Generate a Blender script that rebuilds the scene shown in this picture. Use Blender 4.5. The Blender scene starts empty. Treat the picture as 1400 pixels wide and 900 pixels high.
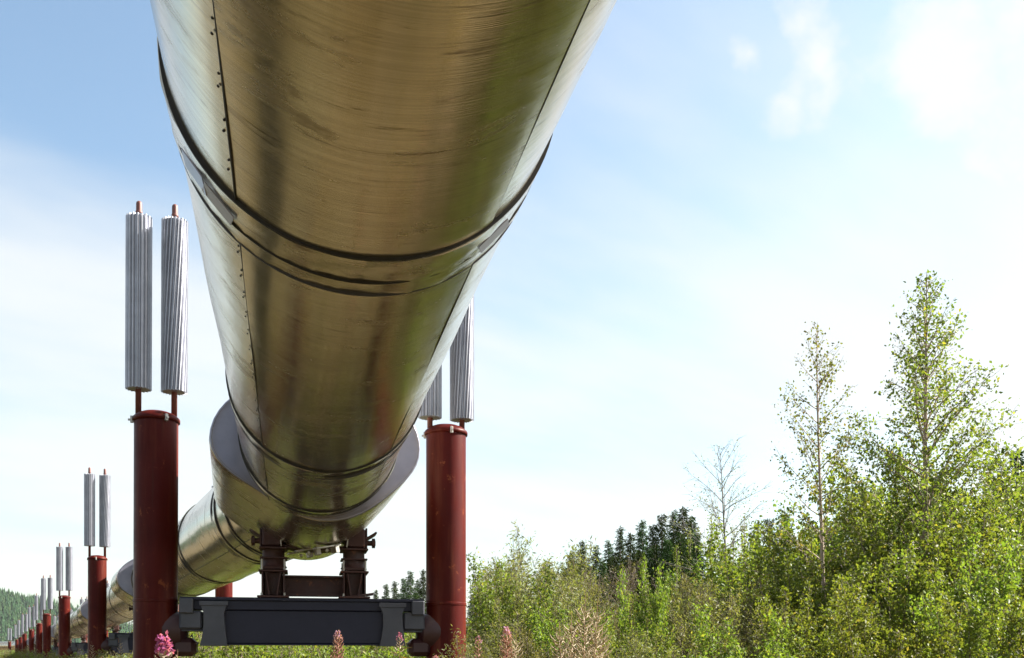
import bpy, math, random
import numpy as np
from mathutils import Vector, Matrix

SC = bpy.context.scene
COL = SC.collection
R = math.radians
random.seed(7)
RNG = np.random.default_rng(11)

# ------------------------------------------------------------------ camera, sky, sun, exposure
EYE = 1.3
F = 1400.0                       # focal length in photo pixels; horizon on the lower edge of the frame
cam = bpy.data.cameras.new('camera')
cam.sensor_fit = 'HORIZONTAL'; cam.sensor_width = 36.0; cam.lens = 36.0
cam.shift_y = 450.0 / 1400.0
cam.clip_start = 0.05; cam.clip_end = 12000
camo = bpy.data.objects.new('camera', cam); COL.objects.link(camo)
camo.location = (0, 0, EYE); camo.rotation_euler = (R(90), 0, 0)
SC.camera = camo

SUN_AZ, SUN_EL = R(74), R(36)    # azimuth to the right of the viewing direction (+Y)
sunv = Vector((math.sin(SUN_AZ) * math.cos(SUN_EL), math.cos(SUN_AZ) * math.cos(SUN_EL), math.sin(SUN_EL)))
W = bpy.data.worlds.new('World'); SC.world = W; W.use_nodes = True
nt = W.node_tree; nt.nodes.clear()
def wn(t, **k):
    n = nt.nodes.new(t)
    for a, v in k.items(): setattr(n, a, v)
    return n
def wmath(op, a, b=None, clamp=False):
    n = wn('ShaderNodeMath', operation=op, use_clamp=clamp)
    for i, v in enumerate((a, b)):
        if v is None: continue
        if isinstance(v, (int, float)): n.inputs[i].default_value = v
        else: nt.links.new(v, n.inputs[i])
    return n.outputs[0]
sky = wn('ShaderNodeTexSky', sky_type='NISHITA', sun_disc=False, sun_elevation=SUN_EL, sun_rotation=SUN_AZ,
         altitude=200.0, air_density=1.0, dust_density=2.3, ozone_density=0.2)
tc = wn('ShaderNodeTexCoord')
sep = wn('ShaderNodeSeparateXYZ'); nt.links.new(tc.outputs['Generated'], sep.inputs[0])
zz = wmath('ADD', wmath('MAXIMUM', sep.outputs[2], 0.0), 0.22)
cx = wmath('DIVIDE', sep.outputs[0], zz); cy = wmath('DIVIDE', sep.outputs[1], zz)
# thin streaks of high cloud, drawn out along one direction of the cloud sheet
ca, sa = math.cos(R(32)), math.sin(R(32))
su = wmath('ADD', wmath('MULTIPLY', cx, ca), wmath('MULTIPLY', cy, sa))
sv = wmath('SUBTRACT', wmath('MULTIPLY', cy, ca), wmath('MULTIPLY', cx, sa))
cmb = wn('ShaderNodeCombineXYZ')
nt.links.new(wmath('ADD', wmath('MULTIPLY', su, 0.55), 1.0), cmb.inputs[0]); nt.links.new(wmath('MULTIPLY', sv, 1.3), cmb.inputs[1])
no1 = wn('ShaderNodeTexNoise'); no1.inputs['Scale'].default_value = 1.0; no1.inputs['Detail'].default_value = 5; no1.inputs['Roughness'].default_value = 0.5
nt.links.new(cmb.outputs[0], no1.inputs['Vector'])
mr = wn('ShaderNodeMapRange', interpolation_type='SMOOTHSTEP'); mr.inputs['From Min'].default_value = 0.36; mr.inputs['From Max'].default_value = 0.62
nt.links.new(no1.outputs[0], mr.inputs['Value'])
streak = wmath('MULTIPLY', mr.outputs[0], 0.8)
# two small heaped clouds high on the right
no2 = wn('ShaderNodeTexNoise'); no2.inputs['Scale'].default_value = 13.0; no2.inputs['Detail'].default_value = 8; no2.inputs['Roughness'].default_value = 0.55
nt.links.new(tc.outputs['Generated'], no2.inputs['Vector'])
puff = None
def dirpx(px, py):
    v = Vector((px - 700, F, 900 - py)); v.normalize(); return v
for px, py, rad in ((1395, 28, 0.055), (1330, 62, 0.048), (1285, 75, 0.03), (1122, 82, 0.035), (1480, 60, 0.07), (1025, 72, 0.016)):
    d = dirpx(px, py)
    dp = wn('ShaderNodeVectorMath', operation='DISTANCE'); nt.links.new(tc.outputs['Generated'], dp.inputs[0]); dp.inputs[1].default_value = d
    v = wmath('SUBTRACT', 1.0, wmath('DIVIDE', dp.outputs['Value'], rad * 2.1))
    puff = v if puff is None else wmath('MAXIMUM', puff, v)
pm = wn('ShaderNodeMapRange', interpolation_type='SMOOTHSTEP'); pm.inputs['From Min'].default_value = 0.05; pm.inputs['From Max'].default_value = 0.9
nt.links.new(wmath('ADD', puff, wmath('MULTIPLY', wmath('SUBTRACT', no2.outputs[0], 0.5), 2.4)), pm.inputs['Value'])
cloud = wmath('MAXIMUM', streak, wmath('MULTIPLY', pm.outputs[0], 0.9))
mix = wn('ShaderNodeMix', data_type='RGBA')
nt.links.new(cloud, mix.inputs['Factor']); nt.links.new(sky.outputs[0], mix.inputs['A'])
CLOUD_RGB = (3.95, 3.75, 3.85, 1)
mix.inputs['B'].default_value = CLOUD_RGB
bg = wn('ShaderNodeBackground'); bg.inputs['Strength'].default_value = 0.058
bal = wn('ShaderNodeMix', data_type='RGBA', blend_type='MULTIPLY'); bal.inputs['Factor'].default_value = 1.0
nt.links.new(mix.outputs['Result'], bal.inputs['A']); bal.inputs['B'].default_value = (0.965, 1.035, 0.99, 1)
nt.links.new(bal.outputs['Result'], bg.inputs['Color'])
wo = wn('ShaderNodeOutputWorld'); nt.links.new(bg.outputs[0], wo.inputs['Surface'])

sun = bpy.data.lights.new('sun', 'SUN'); sun.energy = 5.0; sun.angle = R(0.53); sun.color = (1.0, 0.945, 0.85)
suno = bpy.data.objects.new('sun', sun); COL.objects.link(suno)
suno.rotation_euler = (-sunv).to_track_quat('-Z', 'Y').to_euler(); suno.location = sunv * 60

vs = SC.view_settings
vs.view_transform = 'Standard'; vs.look = 'None'; vs.gamma = 1.0; vs.use_curve_mapping = False
vs.exposure = 2.2
SC.cycles.use_denoising = True
SC.cycles.max_bounces = 8; SC.cycles.transparent_max_bounces = 8
SC.cycles.sample_clamp_indirect = 6.0

# ------------------------------------------------------------------ materials
class NT:
    def __init__(s, name):
        s.m = bpy.data.materials.new(name); s.m.use_nodes = True
        s.t = s.m.node_tree; s.t.nodes.clear()
    def n(s, t, **k):
        x = s.t.nodes.new(t)
        for a, v in k.items(): setattr(x, a, v)
        return x
    def l(s, a, b): s.t.links.new(a, b)
    def put(s, sock, v):
        if isinstance(v, (int, float)): sock.default_value = v
        elif isinstance(v, (tuple, list)): sock.default_value = tuple(v) + ((1,) if len(v) == 3 and sock.type == 'RGBA' else ())
        else: s.l(v, sock)
    def math(s, op, a, b=None, clamp=False):
        x = s.n('ShaderNodeMath', operation=op, use_clamp=clamp); s.put(x.inputs[0], a)
        if b is not None: s.put(x.inputs[1], b)
        return x.outputs[0]
    def noise(s, vec, scale, detail=4, rough=0.55, dist=0.0):
        x = s.n('ShaderNodeTexNoise'); x.inputs['Scale'].default_value = scale; x.inputs['Detail'].default_value = detail
        x.inputs['Roughness'].default_value = rough; x.inputs['Distortion'].default_value = dist
        if vec is not None: s.l(vec, x.inputs['Vector'])
        return x.outputs[0]
    def mapping(s, vec, scale=(1, 1, 1), loc=(0, 0, 0)):
        x = s.n('ShaderNodeMapping'); s.l(vec, x.inputs['Vector']); x.inputs['Scale'].default_value = scale; x.inputs['Location'].default_value = loc
        return x.outputs[0]
    def rng(s, v, a, b, c=0.0, d=1.0, smooth=False):
        x = s.n('ShaderNodeMapRange'); x.interpolation_type = 'SMOOTHSTEP' if smooth else 'LINEAR'
        s.put(x.inputs['Value'], v); x.inputs['From Min'].default_value = a; x.inputs['From Max'].default_value = b
        x.inputs['To Min'].default_value = c; x.inputs['To Max'].default_value = d
        return x.outputs[0]
    def mix(s, f, a, b, blend='MIX'):
        x = s.n('ShaderNodeMix', data_type='RGBA', blend_type=blend); s.put(x.inputs['Factor'], f); s.put(x.inputs['A'], a); s.put(x.inputs['B'], b)
        return x.outputs['Result']
    def bump(s, h, strength=0.3, dist=0.01, normal=None):
        x = s.n('ShaderNodeBump'); x.inputs['Strength'].default_value = strength; x.inputs['Distance'].default_value = dist; s.l(h, x.inputs['Height'])
        if normal is not None: s.l(normal, x.inputs['Normal'])
        return x.outputs[0]
    def bsdf(s, **k):
        x = s.n('ShaderNodeBsdfPrincipled')
        for a, v in k.items(): s.put(x.inputs[a.replace('_', ' ')], v)
        return x
    def out(s, sh):
        o = s.n('ShaderNodeOutputMaterial'); s.l(sh, o.inputs['Surface']); return s.m

def mat_jacket():
    t = NT('galvanised_jacket')
    uv = t.n('ShaderNodeUVMap').outputs[0]
    # mill brushing runs round the pipe (u = arc length, v = length along the pipe)
    fine = t.noise(t.mapping(uv, (1.3, 130, 1)), 1.0, 3, 0.6)
    mid = t.noise(t.mapping(uv, (0.9, 26, 1)), 1.0, 4, 0.6, 0.2)
    stain = t.noise(t.mapping(uv, (2.4, 5.2, 1)), 1.0, 6, 0.68, 0.5)
    scr = t.noise(t.mapping(uv, (2.2, 21, 1), (5, 3, 0)), 1.0, 5, 0.72, 0.8)
    blot = t.noise(uv, 1.1, 4, 0.6)
    run = t.noise(t.mapping(uv, (7.0, 0.35, 1), (2, 0, 0)), 1.0, 3, 0.6)
    c = t.mix(t.rng(blot, 0.35, 0.7), (0.70, 0.62, 0.50), (0.60, 0.505, 0.375))
    c = t.mix(t.rng(mid, 0.3, 0.75, 0, 0.35), c, (0.40, 0.34, 0.25))
    c = t.mix(t.math('MULTIPLY', t.rng(run, 0.52, 0.72, 0, 0.45), 1.0), c, (0.42, 0.33, 0.19))
    c = t.mix(t.rng(stain, 0.56, 0.68, 0, 0.6), c, (0.17, 0.12, 0.075))
    c = t.mix(t.rng(scr, 0.60, 0.69, 0, 0.85), c, (0.11, 0.075, 0.045))
    c = t.mix(t.rng(fine, 0.38, 0.66, 0.0, 0.42), c, (0.30, 0.255, 0.20))
    pol = t.n('ShaderNodeObjectInfo').outputs['Random']
    rough = t.math('ADD', t.math('ADD', t.rng(mid, 0.3, 0.7, 0.09, 0.17), t.rng(stain, 0.5, 0.75, 0.0, 0.22)), t.math('MULTIPLY', pol, 0.08))
    dent = t.noise(t.mapping(uv, (2.2, 1.3, 1)), 1.0, 2, 0.5)
    nb = t.bump(dent, 0.6, 0.008)
    nb = t.bump(fine, 0.30, 0.002, nb)
    nb = t.bump(scr, 0.10, 0.002, nb)
    b = t.bsdf(Base_Color=c, Metallic=0.93, Roughness=rough, Anisotropic=0.35, Normal=nb)
    tg = t.n('ShaderNodeTangent', direction_type='UV_MAP'); t.l(tg.outputs[0], b.inputs['Tangent'])
    return t.out(b.outputs[0])

def mat_noise(name, c0, c1, scale, rough=(0.5, 0.7), metal=0.0, bump=0.15, bd=0.01, detail=5, rust=None, spec=0.5):
    t = NT(name)
    ob = t.n('ShaderNodeTexCoord').outputs['Object']
    n1 = t.noise(ob, scale, detail, 0.62)
    n2 = t.noise(ob, scale * 5.3, 4, 0.6)
    c = t.mix(t.rng(n1, 0.35, 0.68), c0, c1)
    c = t.mix(t.rng(n2, 0.45, 0.75, 0, 0.35), c, tuple(v * 0.6 for v in c0))
    if rust:
        n3 = t.noise(ob, scale * 1.7, 6, 0.7, 0.4)
        c = t.mix(t.rng(n3, rust[1], rust[1] + 0.08, 0, 0.85), c, rust[0])
    b = t.bsdf(Base_Color=c, Metallic=metal, Roughness=t.rng(n1, 0.3, 0.7, *rough), Normal=t.bump(n2, bump, bd))
    b.inputs['Specular IOR Level'].default_value = spec
    return t.out(b.outputs[0])

def mat_post():
    t = NT('oxide_red_steel')
    ob = t.n('ShaderNodeTexCoord').outputs['Object']
    info = t.n('ShaderNodeObjectInfo')
    streak = t.noise(t.mapping(ob, (9, 9, 0.7)), 1.0, 5, 0.65)
    n1 = t.noise(ob, 2.2, 5, 0.6)
    chip = t.noise(ob, 5.5, 7, 0.72, 0.3)
    c = t.mix(t.rng(n1, 0.3, 0.7), (0.066, 0.0058, 0.0042), (0.046, 0.0040, 0.0034))
    c = t.mix(t.rng(streak, 0.5, 0.72, 0, 0.7), c, (0.105, 0.024, 0.012))
    c = t.mix(t.rng(t.noise(t.mapping(ob, (16, 16, 0.35), (3, 1, 0)), 1.0, 4, 0.7), 0.58, 0.70, 0, 0.6), c, (0.045, 0.016, 0.010))
    c = t.mix(t.rng(streak, 0.25, 0.42, 0.5, 0.0), c, (0.034, 0.006, 0.0052))
    c = t.mix(t.rng(chip, 0.61, 0.665, 0, 0.75), c, (0.20, 0.055, 0.02))
    b = t.bsdf(Base_Color=c, Roughness=t.rng(n1, 0.3, 0.7, 0.34, 0.5), Normal=t.bump(t.noise(ob, 26, 4, 0.6), 0.12, 0.006))
    b.inputs['Specular IOR Level'].default_value = 0.09
    return t.out(b.outputs[0])

def mat_leaf(name, cols, trans=0.42, rough=0.5, tint=0.25, spec=0.12):
    t = NT(name)
    geo = t.n('ShaderNodeNewGeometry'); info = t.n('ShaderNodeObjectInfo')
    ramp = t.n('ShaderNodeValToRGB'); e = ramp.color_ramp.elements
    while len(e) < len(cols): e.new(0.5)
    for i, c in enumerate(cols):
        e[i].position = c[3] if len(c) > 3 else i / max(1, len(cols) - 1); e[i].color = (c[0], c[1], c[2], 1)
    t.l(geo.outputs['Random Per Island'], ramp.inputs[0])
    hsv = t.n('ShaderNodeHueSaturation')
    t.put(hsv.inputs['Hue'], t.rng(info.outputs['Random'], 0, 1, 0.5 - 0.03 * tint * 4, 0.5 + 0.02 * tint * 4))
    t.put(hsv.inputs['Value'], t.rng(info.outputs['Random'], 0, 1, 1 - tint, 1 + tint))
    t.l(ramp.outputs[0], hsv.inputs['Color'])
    col = hsv.outputs[0]
    b = t.bsdf(Base_Color=col, Roughness=rough); b.inputs['Specular IOR Level'].default_value = spec
    tr = t.n('ShaderNodeBsdfTranslucent')
    t.l(t.mix(1.0, col, (1.55, 1.55, 0.6), 'MULTIPLY'), tr.inputs['Color'])
    mx = t.n('ShaderNodeMixShader'); mx.inputs[0].default_value = trans
    t.l(b.outputs[0], mx.inputs[1]); t.l(tr.outputs[0], mx.inputs[2])
    return t.out(mx.outputs[0])

def mat_ground():
    t = NT('rough_ground')
    ob = t.n('ShaderNodeTexCoord').outputs['Object']
    a = t.noise(ob, 0.32, 6, 0.62); b_ = t.noise(ob, 1.6, 6, 0.7); c_ = t.noise(ob, 9.0, 5, 0.7)
    c = t.mix(t.rng(a, 0.40, 0.62), (0.088, 0.060, 0.022), (0.038, 0.040, 0.012))
    c = t.mix(t.rng(b_, 0.48, 0.66, 0, 0.75), c, (0.10, 0.072, 0.03))
    c = t.mix(t.rng(c_, 0.45, 0.7, 0, 0.6), c, (0.085, 0.065, 0.03))
    b = t.bsdf(Base_Color=c, Roughness=0.95, Normal=t.bump(c_, 0.6, 0.06))
    return t.out(b.outputs[0])

M = {
 'jacket': mat_jacket(),
 'post': mat_post(),
 'plate': mat_noise('weathered_blue_grey_sheet', (0.27, 0.27, 0.335), (0.21, 0.21, 0.27), 1.4, (0.30, 0.45), 0.55, 0.12),
 'rubber': mat_noise('black_rubber_seal', (0.009, 0.008, 0.008), (0.018, 0.016, 0.014), 6, (0.6, 0.8), 0, 0.2),
 'beam': mat_noise('navy_steel_paint', (0.011, 0.0115, 0.028), (0.016, 0.0165, 0.034), 1.7, (0.4, 0.55), 0.0, 0.08, rust=((0.05, 0.028, 0.02), 0.69), spec=.3),
 'strap': mat_noise('slate_steel', (0.056, 0.057, 0.072), (0.044, 0.045, 0.06), 3.0, (0.38, 0.55), 0.25, 0.12, rust=((0.14, 0.08, 0.05), 0.68)),
 'shoe': mat_noise('rusty_dark_steel', (0.034, 0.009, 0.008), (0.05, 0.014, 0.010), 5.0, (0.5, 0.75), 0.1, 0.3, rust=((0.16, 0.05, 0.02), 0.60)),
 'bracket': mat_noise('dark_oxide_steel', (0.035, 0.0065, 0.0075), (0.026, 0.006, 0.0065), 3.0, (0.45, 0.6), 0.0, 0.2),
 'alu': mat_noise('fin_aluminium', (0.41, 0.415, 0.46), (0.31, 0.32, 0.365), 3.0, (0.40, 0.52), 0.6, 0.03),
 'rod': mat_noise('heat_pipe_steel', (0.15, 0.045, 0.03), (0.10, 0.03, 0.025), 6.0, (0.45, 0.6), 0, 0.15),
 'zinc': mat_noise('zinc_hardware', (0.48, 0.46, 0.43), (0.36, 0.34, 0.31), 7.0, (0.4, 0.6), 0.7, 0.2),
 'ground': mat_ground(),
 'birch_leaf': mat_leaf('birch_leaves', [(0.066, 0.098, 0.02, 0.0), (0.10, 0.13, 0.028, 0.5), (0.145, 0.165, 0.04, 0.93), (0.24, 0.20, 0.04, 1.0)]),
 'bright_leaf': mat_leaf('sunny_leaves', [(0.07, 0.105, 0.018, 0.0), (0.105, 0.15, 0.026, 0.5), (0.145, 0.175, 0.038, 0.95), (0.22, 0.20, 0.05, 1.0)]),
 'willow_leaf': mat_leaf('willow_leaves', [(0.085, 0.10, 0.034, 0.0), (0.125, 0.135, 0.05, 0.5), (0.17, 0.16, 0.07, 1.0)], 0.35),
 'dull_leaf': mat_leaf('dull_leaves', [(0.075, 0.062, 0.032, 0.0), (0.10, 0.088, 0.045, 0.6), (0.13, 0.12, 0.06, 1.0)], 0.25),
 'needle': mat_leaf('spruce_needles', [(0.020, 0.042, 0.014, 0.0), (0.033, 0.058, 0.019, 0.6), (0.054, 0.08, 0.026, 1.0)], 0.08, 0.8, 0.3, 0.0),
 'far_needle': mat_leaf('hill_needles', [(0.012, 0.032, 0.014, 0.0), (0.019, 0.043, 0.018, 0.6), (0.032, 0.056, 0.022, 1.0)], 0.05, 0.9, 0.1, 0.0),
 'bark': mat_noise('brown_bark', (0.14, 0.105, 0.075), (0.09, 0.065, 0.048), 9, (0.8, 0.95), 0, 0.6, 0.02),
 'birch_bark': mat_noise('birch_bark', (0.34, 0.27, 0.21), (0.22, 0.16, 0.12), 6, (0.7, 0.9), 0, 0.5, 0.02),
 'grey_bark': mat_noise('dead_grey_bark', (0.17, 0.155, 0.14), (0.11, 0.10, 0.09), 9, (0.8, 0.95), 0, 0.5, 0.02),
 'grass': mat_leaf('grass_blades', [(0.045, 0.052, 0.012, 0.0), (0.066, 0.060, 0.017, 0.5), (0.12, 0.088, 0.033, 1.0)], 0.3, 0.6, 0.1),
 'pod': mat_leaf('seed_pods', [(0.26, 0.195, 0.135, 0.0), (0.34, 0.275, 0.20, 0.6), (0.42, 0.37, 0.30, 1.0)], 0.3, 0.7, 0.1),
 'petal': mat_leaf('pink_petals', [(0.28, 0.06, 0.21, 0.0), (0.34, 0.12, 0.27, 1.0)], 0.4, 0.6, 0.05),
 'pale_petal': mat_leaf('pale_pink_petals', [(0.26, 0.12, 0.19, 0.0), (0.32, 0.18, 0.25, 1.0)], 0.4, 0.6, 0.05),
 'rosy_pod': mat_leaf('rosy_pods', [(0.22, 0.09, 0.08, 0.0), (0.30, 0.16, 0.12, 0.6), (0.36, 0.25, 0.19, 1.0)], 0.3, 0.7, 0.1),
 'weed_stem': mat_noise('weed_stem', (0.20, 0.09, 0.05), (0.22, 0.13, 0.06), 9, (0.6, 0.8), 0, 0.1),
 'weed_leaf': mat_leaf('weed_leaves', [(0.12, 0.13, 0.03, 0.0), (0.20, 0.16, 0.05, 0.7), (0.30, 0.16, 0.06, 1.0)], 0.35),
 'hill': mat_noise('hill_forest_floor', (0.05, 0.075, 0.03), (0.075, 0.095, 0.04), 0.02, (0.9, 1.0), 0, 0.1),
}

# ------------------------------------------------------------------ helpers
def link(o, parent=None):
    COL.objects.link(o)
    if parent is not None: o.parent = parent
    return o
def mesh(name, v, f, smooth=False, uv=None):
    me = bpy.data.meshes.new(name); me.from_pydata([tuple(p) for p in v], [], f); me.update()
    if smooth: me.shade_smooth()
    if uv is not None:
        l = me.uv_layers.new(name='UVMap')
        idx = np.zeros(len(me.loops), dtype=np.int32); me.loops.foreach_get('vertex_index', idx)
        l.data.foreach_set('uv', np.asarray(uv, dtype=np.float32)[idx].ravel())
    return me
def obj(name, me, mat, parent=None, loc=None):
    if mat is not None and not me.materials: me.materials.append(mat)
    o = bpy.data.objects.new(name, me); link(o, parent)
    if loc is not None: o.location = loc
    return o
def empty(name, loc=(0, 0, 0), rz=0.0):
    o = bpy.data.objects.new(name, None); o.empty_display_size = 0.3; o.location = loc; o.rotation_euler = (0, 0, rz); return link(o)
def tag(o, label=None, cat=None, group=None, kind=None):
    if label: o['label'] = label
    if cat: o['category'] = cat
    if group: o['group'] = group
    if kind: o['kind'] = kind
    return o
def copy_tree(o, parent=None):
    c = o.copy(); COL.objects.link(c); c.parent = parent
    for ch in list(o.children): copy_tree(ch, c)
    return c

class MB:
    def __init__(s): s.v = []; s.f = []
    def add(s, v, f):
        k = len(s.v); s.v += [Vector(p) for p in v]; s.f += [tuple(i + k for i in q) for q in f]; return s
    def box(s, c, d, rot=None, bev=0.0):
        x, y, z = d[0] / 2, d[1] / 2, d[2] / 2
        b = min(bev, x * .9, y * .9, z * .9)
        if b <= 0:
            v = [(i * x, j * y, k * z) for i in (-1, 1) for j in (-1, 1) for k in (-1, 1)]
            f = [(0, 1, 3, 2), (4, 6, 7, 5), (0, 4, 5, 1), (2, 3, 7, 6), (0, 2, 6, 4), (1, 5, 7, 3)]
        else:
            # chamfered in plan and elevation: an octagonal loft
            def loop(zz, i): return [(-x + i, -y + b, zz), (-x + b, -y + i, zz), (x - b, -y + i, zz), (x - i, -y + b, zz), (x - i, y - b, zz), (x - b, y - i, zz), (-x + b, y - i, zz), (-x + i, y - b, zz)]
            v = loop(-z, b * .999) + loop(-z + b, 0) + loop(z - b, 0) + loop(z, b * .999)
            f = [tuple(reversed(range(8))), tuple(range(24, 32))]
            for r in range(3):
                for i in range(8): f.append((r * 8 + i, r * 8 + (i + 1) % 8, r * 8 + 8 + (i + 1) % 8, r * 8 + 8 + i))
        m = rot if rot is not None else Matrix.Identity(3)
        return s.add([m @ Vector(p) + Vector(c) for p in v], f)
    def tube(s, pts, rad, n=8, caps=True):
        pts = [Vector(p) for p in pts]; k = len(pts)
        if isinstance(rad, (int, float)): rad = [rad] * k
        v = []; prev = None
        for i, p in enumerate(pts):
            t = (pts[min(i + 1, k - 1)] - pts[max(i - 1, 0)]).normalized()
            a = prev if prev is not None else (Vector((0, 0, 1)) if abs(t.z) < .9 else Vector((1, 0, 0)))
            a = (a - t * a.dot(t)).normalized(); prev = a; b = t.cross(a)
            for j in range(n):
                q = 2 * math.pi * j / n; v.append(p + (a * math.cos(q) + b * math.sin(q)) * rad[i])
        f = []
        for i in range(k - 1):
            for j in range(n): f.append((i * n + j, i * n + (j + 1) % n, i * n + n + (j + 1) % n, i * n + n + j))
        if caps: f += [tuple(reversed(range(n))), tuple(range((k - 1) * n, k * n))]
        return s.add(v, f)
    def cyl(s, a, b, r, n=12, r1=None): return s.tube([a, b], [r, r if r1 is None else r1], n)
    def prism(s, poly, y0, y1):      # polygon in x,z pushed along y
        n = len(poly); v = [(p[0], y0, p[1]) for p in poly] + [(p[0], y1, p[1]) for p in poly]
        f = [tuple(range(n)), tuple(reversed(range(n, 2 * n)))] + [(i, i + n, (i + 1) % n + n, (i + 1) % n) for i in range(n)]
        return s.add(v, f)
    def mesh(s, name, smooth=False): return mesh(name, s.v, s.f, smooth)
    def obj(s, name, mat, parent=None, smooth=False, auto=None):
        me = s.mesh(name)
        if smooth: me.shade_smooth()
        if auto:
            me.shade_smooth()
            e = me.edges; me.calc_loop_triangles()
            try: me.set_sharp_from_angle(angle=R(auto))
            except Exception: pass
        return obj(name, me, mat, parent)

# ------------------------------------------------------------------ ground and hills
def px2x(px, d): return (px - 700.0) / F * d
g = []
xs = np.concatenate([np.linspace(-4000, -60, 14), np.linspace(-48, 48, 49), np.linspace(60, 4000, 14)])
ys = np.concatenate([np.linspace(-3000, -30, 8), np.linspace(-24, 90, 58), np.linspace(110, 6000, 16)])
gv = []
for y in ys:
    for x in xs:
        r = math.hypot(x, y - 20)
        z = 0.05 * math.sin(x * .7 + 1) * math.cos(y * .45) + 0.04 * math.sin(x * 1.9 + y * 1.3) if r < 80 else 0.0
        gv.append((x, y, z - 0.06))
nx = len(xs)
gf = [(j * nx + i, j * nx + i + 1, j * nx + nx + i + 1, j * nx + nx + i) for j in range(len(ys) - 1) for i in range(nx - 1)]
tag(obj('ground', mesh('ground', gv, gf, True), M['ground']), kind='structure')

def hill(name, cx_, cy_, rx, ry, h, seed):
    v = []; f = []; n = 40
    for j in range(n):
        for i in range(n):
            a, b = i / (n - 1) * 2 - 1, j / (n - 1) * 2 - 1
            e = max(0.0, 1 - a * a) * max(0.0, 1 - b * b)
            z = h * e ** 0.8 * (1 + .10 * math.sin(a * 5 + seed) * math.cos(b * 4 + seed)) - 2
            v.append((cx_ + a * rx, cy_ + b * ry, z))
    for j in range(n - 1):
        for i in range(n - 1): f.append((j * n + i, j * n + i + 1, j * n + n + i + 1, j * n + n + i))
    return v, f, n
HILLS = [('hill', -640, 1050, 270, 260, 74, 1.0), ('hill', -560, 1500, 400, 250, 46, 2.2)]
hill_samples = []
for hn, *hp in HILLS:
    v, f, n = hill(hn, *hp)
    tag(obj('hill', mesh('hill', v, f, True), M['hill']), kind='structure')
    hill_samples.append((hp, v, n))

# ------------------------------------------------------------------ pipeline
PR = 0.705
AX = R(12.3)
P1 = lambda t: Vector((.275 * math.cos(AX) - math.sin(AX) * t, .275 * math.sin(AX) + math.cos(AX) * t, EYE + 2.235 - .0216 * t))
SPAN = 3.18
def bent(lx, ly, th):
    th = R(th); l = Vector((lx, ly, 0)); r = l + Vector((math.cos(th), math.sin(th), 0)) * SPAN
    return dict(l=l, r=r, mid=(l + r) / 2, th=th)
BENTS = [bent(-3.87, 11.1, 11.8)]
for px, d, th in ((133, 26.6, 21), (88, 43.5, 25), (64, 61, 26), (53.5, 78, 26), (43, 95, 26), (33.5, 111.5, 26.5), (28, 128.5, 27), (23, 146, 29), (13, 163, 36)):
    BENTS.append(bent(px2x(px, d), d, th))
ZP = P1(11.6).z
nodes = [P1(-22.0), P1(11.62)]
for b in BENTS[1:]: nodes.append(Vector((b['mid'].x, b['mid'].y, ZP)))
nodes[2] += Vector((-0.15, 0, 0))
nodes.append(nodes[-1] + Vector((-17, 8, 0)))
nodes.append(nodes[-1] + Vector((-26, 8, 0)))

pipe = tag(empty('pipeline', (nodes[1].x, nodes[1].y, 0)),
           'large elevated metal-clad pipeline zigzagging away on red steel supports', 'pipeline')
POFF = Vector((nodes[1].x, nodes[1].y, 0))
class Frame:
    def __init__(s, a, b):
        s.a = a; s.L = (b - a).length; s.d = (b - a).normalized()
        s.u = s.d.cross(Vector((0, 0, 1))).normalized(); s.w = s.u.cross(s.d)
    def p(s, ang, r, t, rv=None):       # ang from straight down, positive to the right
        return s.a + s.d * t + s.u * (math.sin(ang) * r) - s.w * (math.cos(ang) * (rv or r)) - POFF
SEC = 0
def arc_panel(fr, a0, a1, t0, t1, r, na, ntt, name='jacket_panel', mat='jacket', lip=0.018, wob=0.0, taper=0.0):
    global SEC
    SEC += 1
    v = []; uv = []; f = []
    ph = random.random() * 6
    def row(t, rr, tv):
        for i in range(na + 1):
            a = a0 + (a1 - a0) * i / na
            w = wob * (math.sin(a * 7 + t * 2.1 + ph) + math.sin(a * 3 - t * 3.7 + ph * 2) + (.9 * math.sin(a * 23 + t * 31 + ph) * math.sin(a * 9 - t * 17) if wob > .003 else 0)) if wob else 0
            v.append(fr.p(a, rr + w, t)); uv.append((a * PR + SEC * 3.7, tv + SEC * 1.3))
    row(t0, r - lip, t0)
    for j in range(ntt + 1): row(t0 + (t1 - t0) * j / ntt, r - taper * j / ntt, t0 + (t1 - t0) * j / ntt)
    row(t1, r - lip - taper, t1)
    w = na + 1
    for j in range(ntt + 2):
        for i in range(na): f.append((j * w + i, j * w + i + 1, j * w + w + i + 1, j * w + w + i))
    if a1 - a0 < 2 * math.pi - 1e-3:
        for i in (0, na):           # folded edges along the seams
            k = len(v)
            for j in range(ntt + 1):
                t = t0 + (t1 - t0) * j / ntt; a = a0 if i == 0 else a1
                v.append(fr.p(a, r - lip, t)); uv.append((a * PR, t))
            for j in range(ntt): f.append(((j + 1) * w + i, (j + 2) * w + i, k + j + 1, k + j) if i == 0 else ((j + 1) * w + i, k + j, k + j + 1, (j + 2) * w + i))
    me = mesh(name, v, f, True, uv)
    try: me.set_sharp_from_angle(angle=R(40))
    except Exception: pass
    return obj(name, me, M[mat], pipe)
def ring(fr, t0, t1, r, name, mat, lip=0.03, n=96, taper=0.0, wob=0.0):
    return arc_panel(fr, 0, 2 * math.pi, t0, t1, r, n, 8 if t1 - t0 > .25 else 3 if t1 - t0 > .1 else 1, name, mat, lip, wob, taper)
SEAM = R(40)
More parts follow.
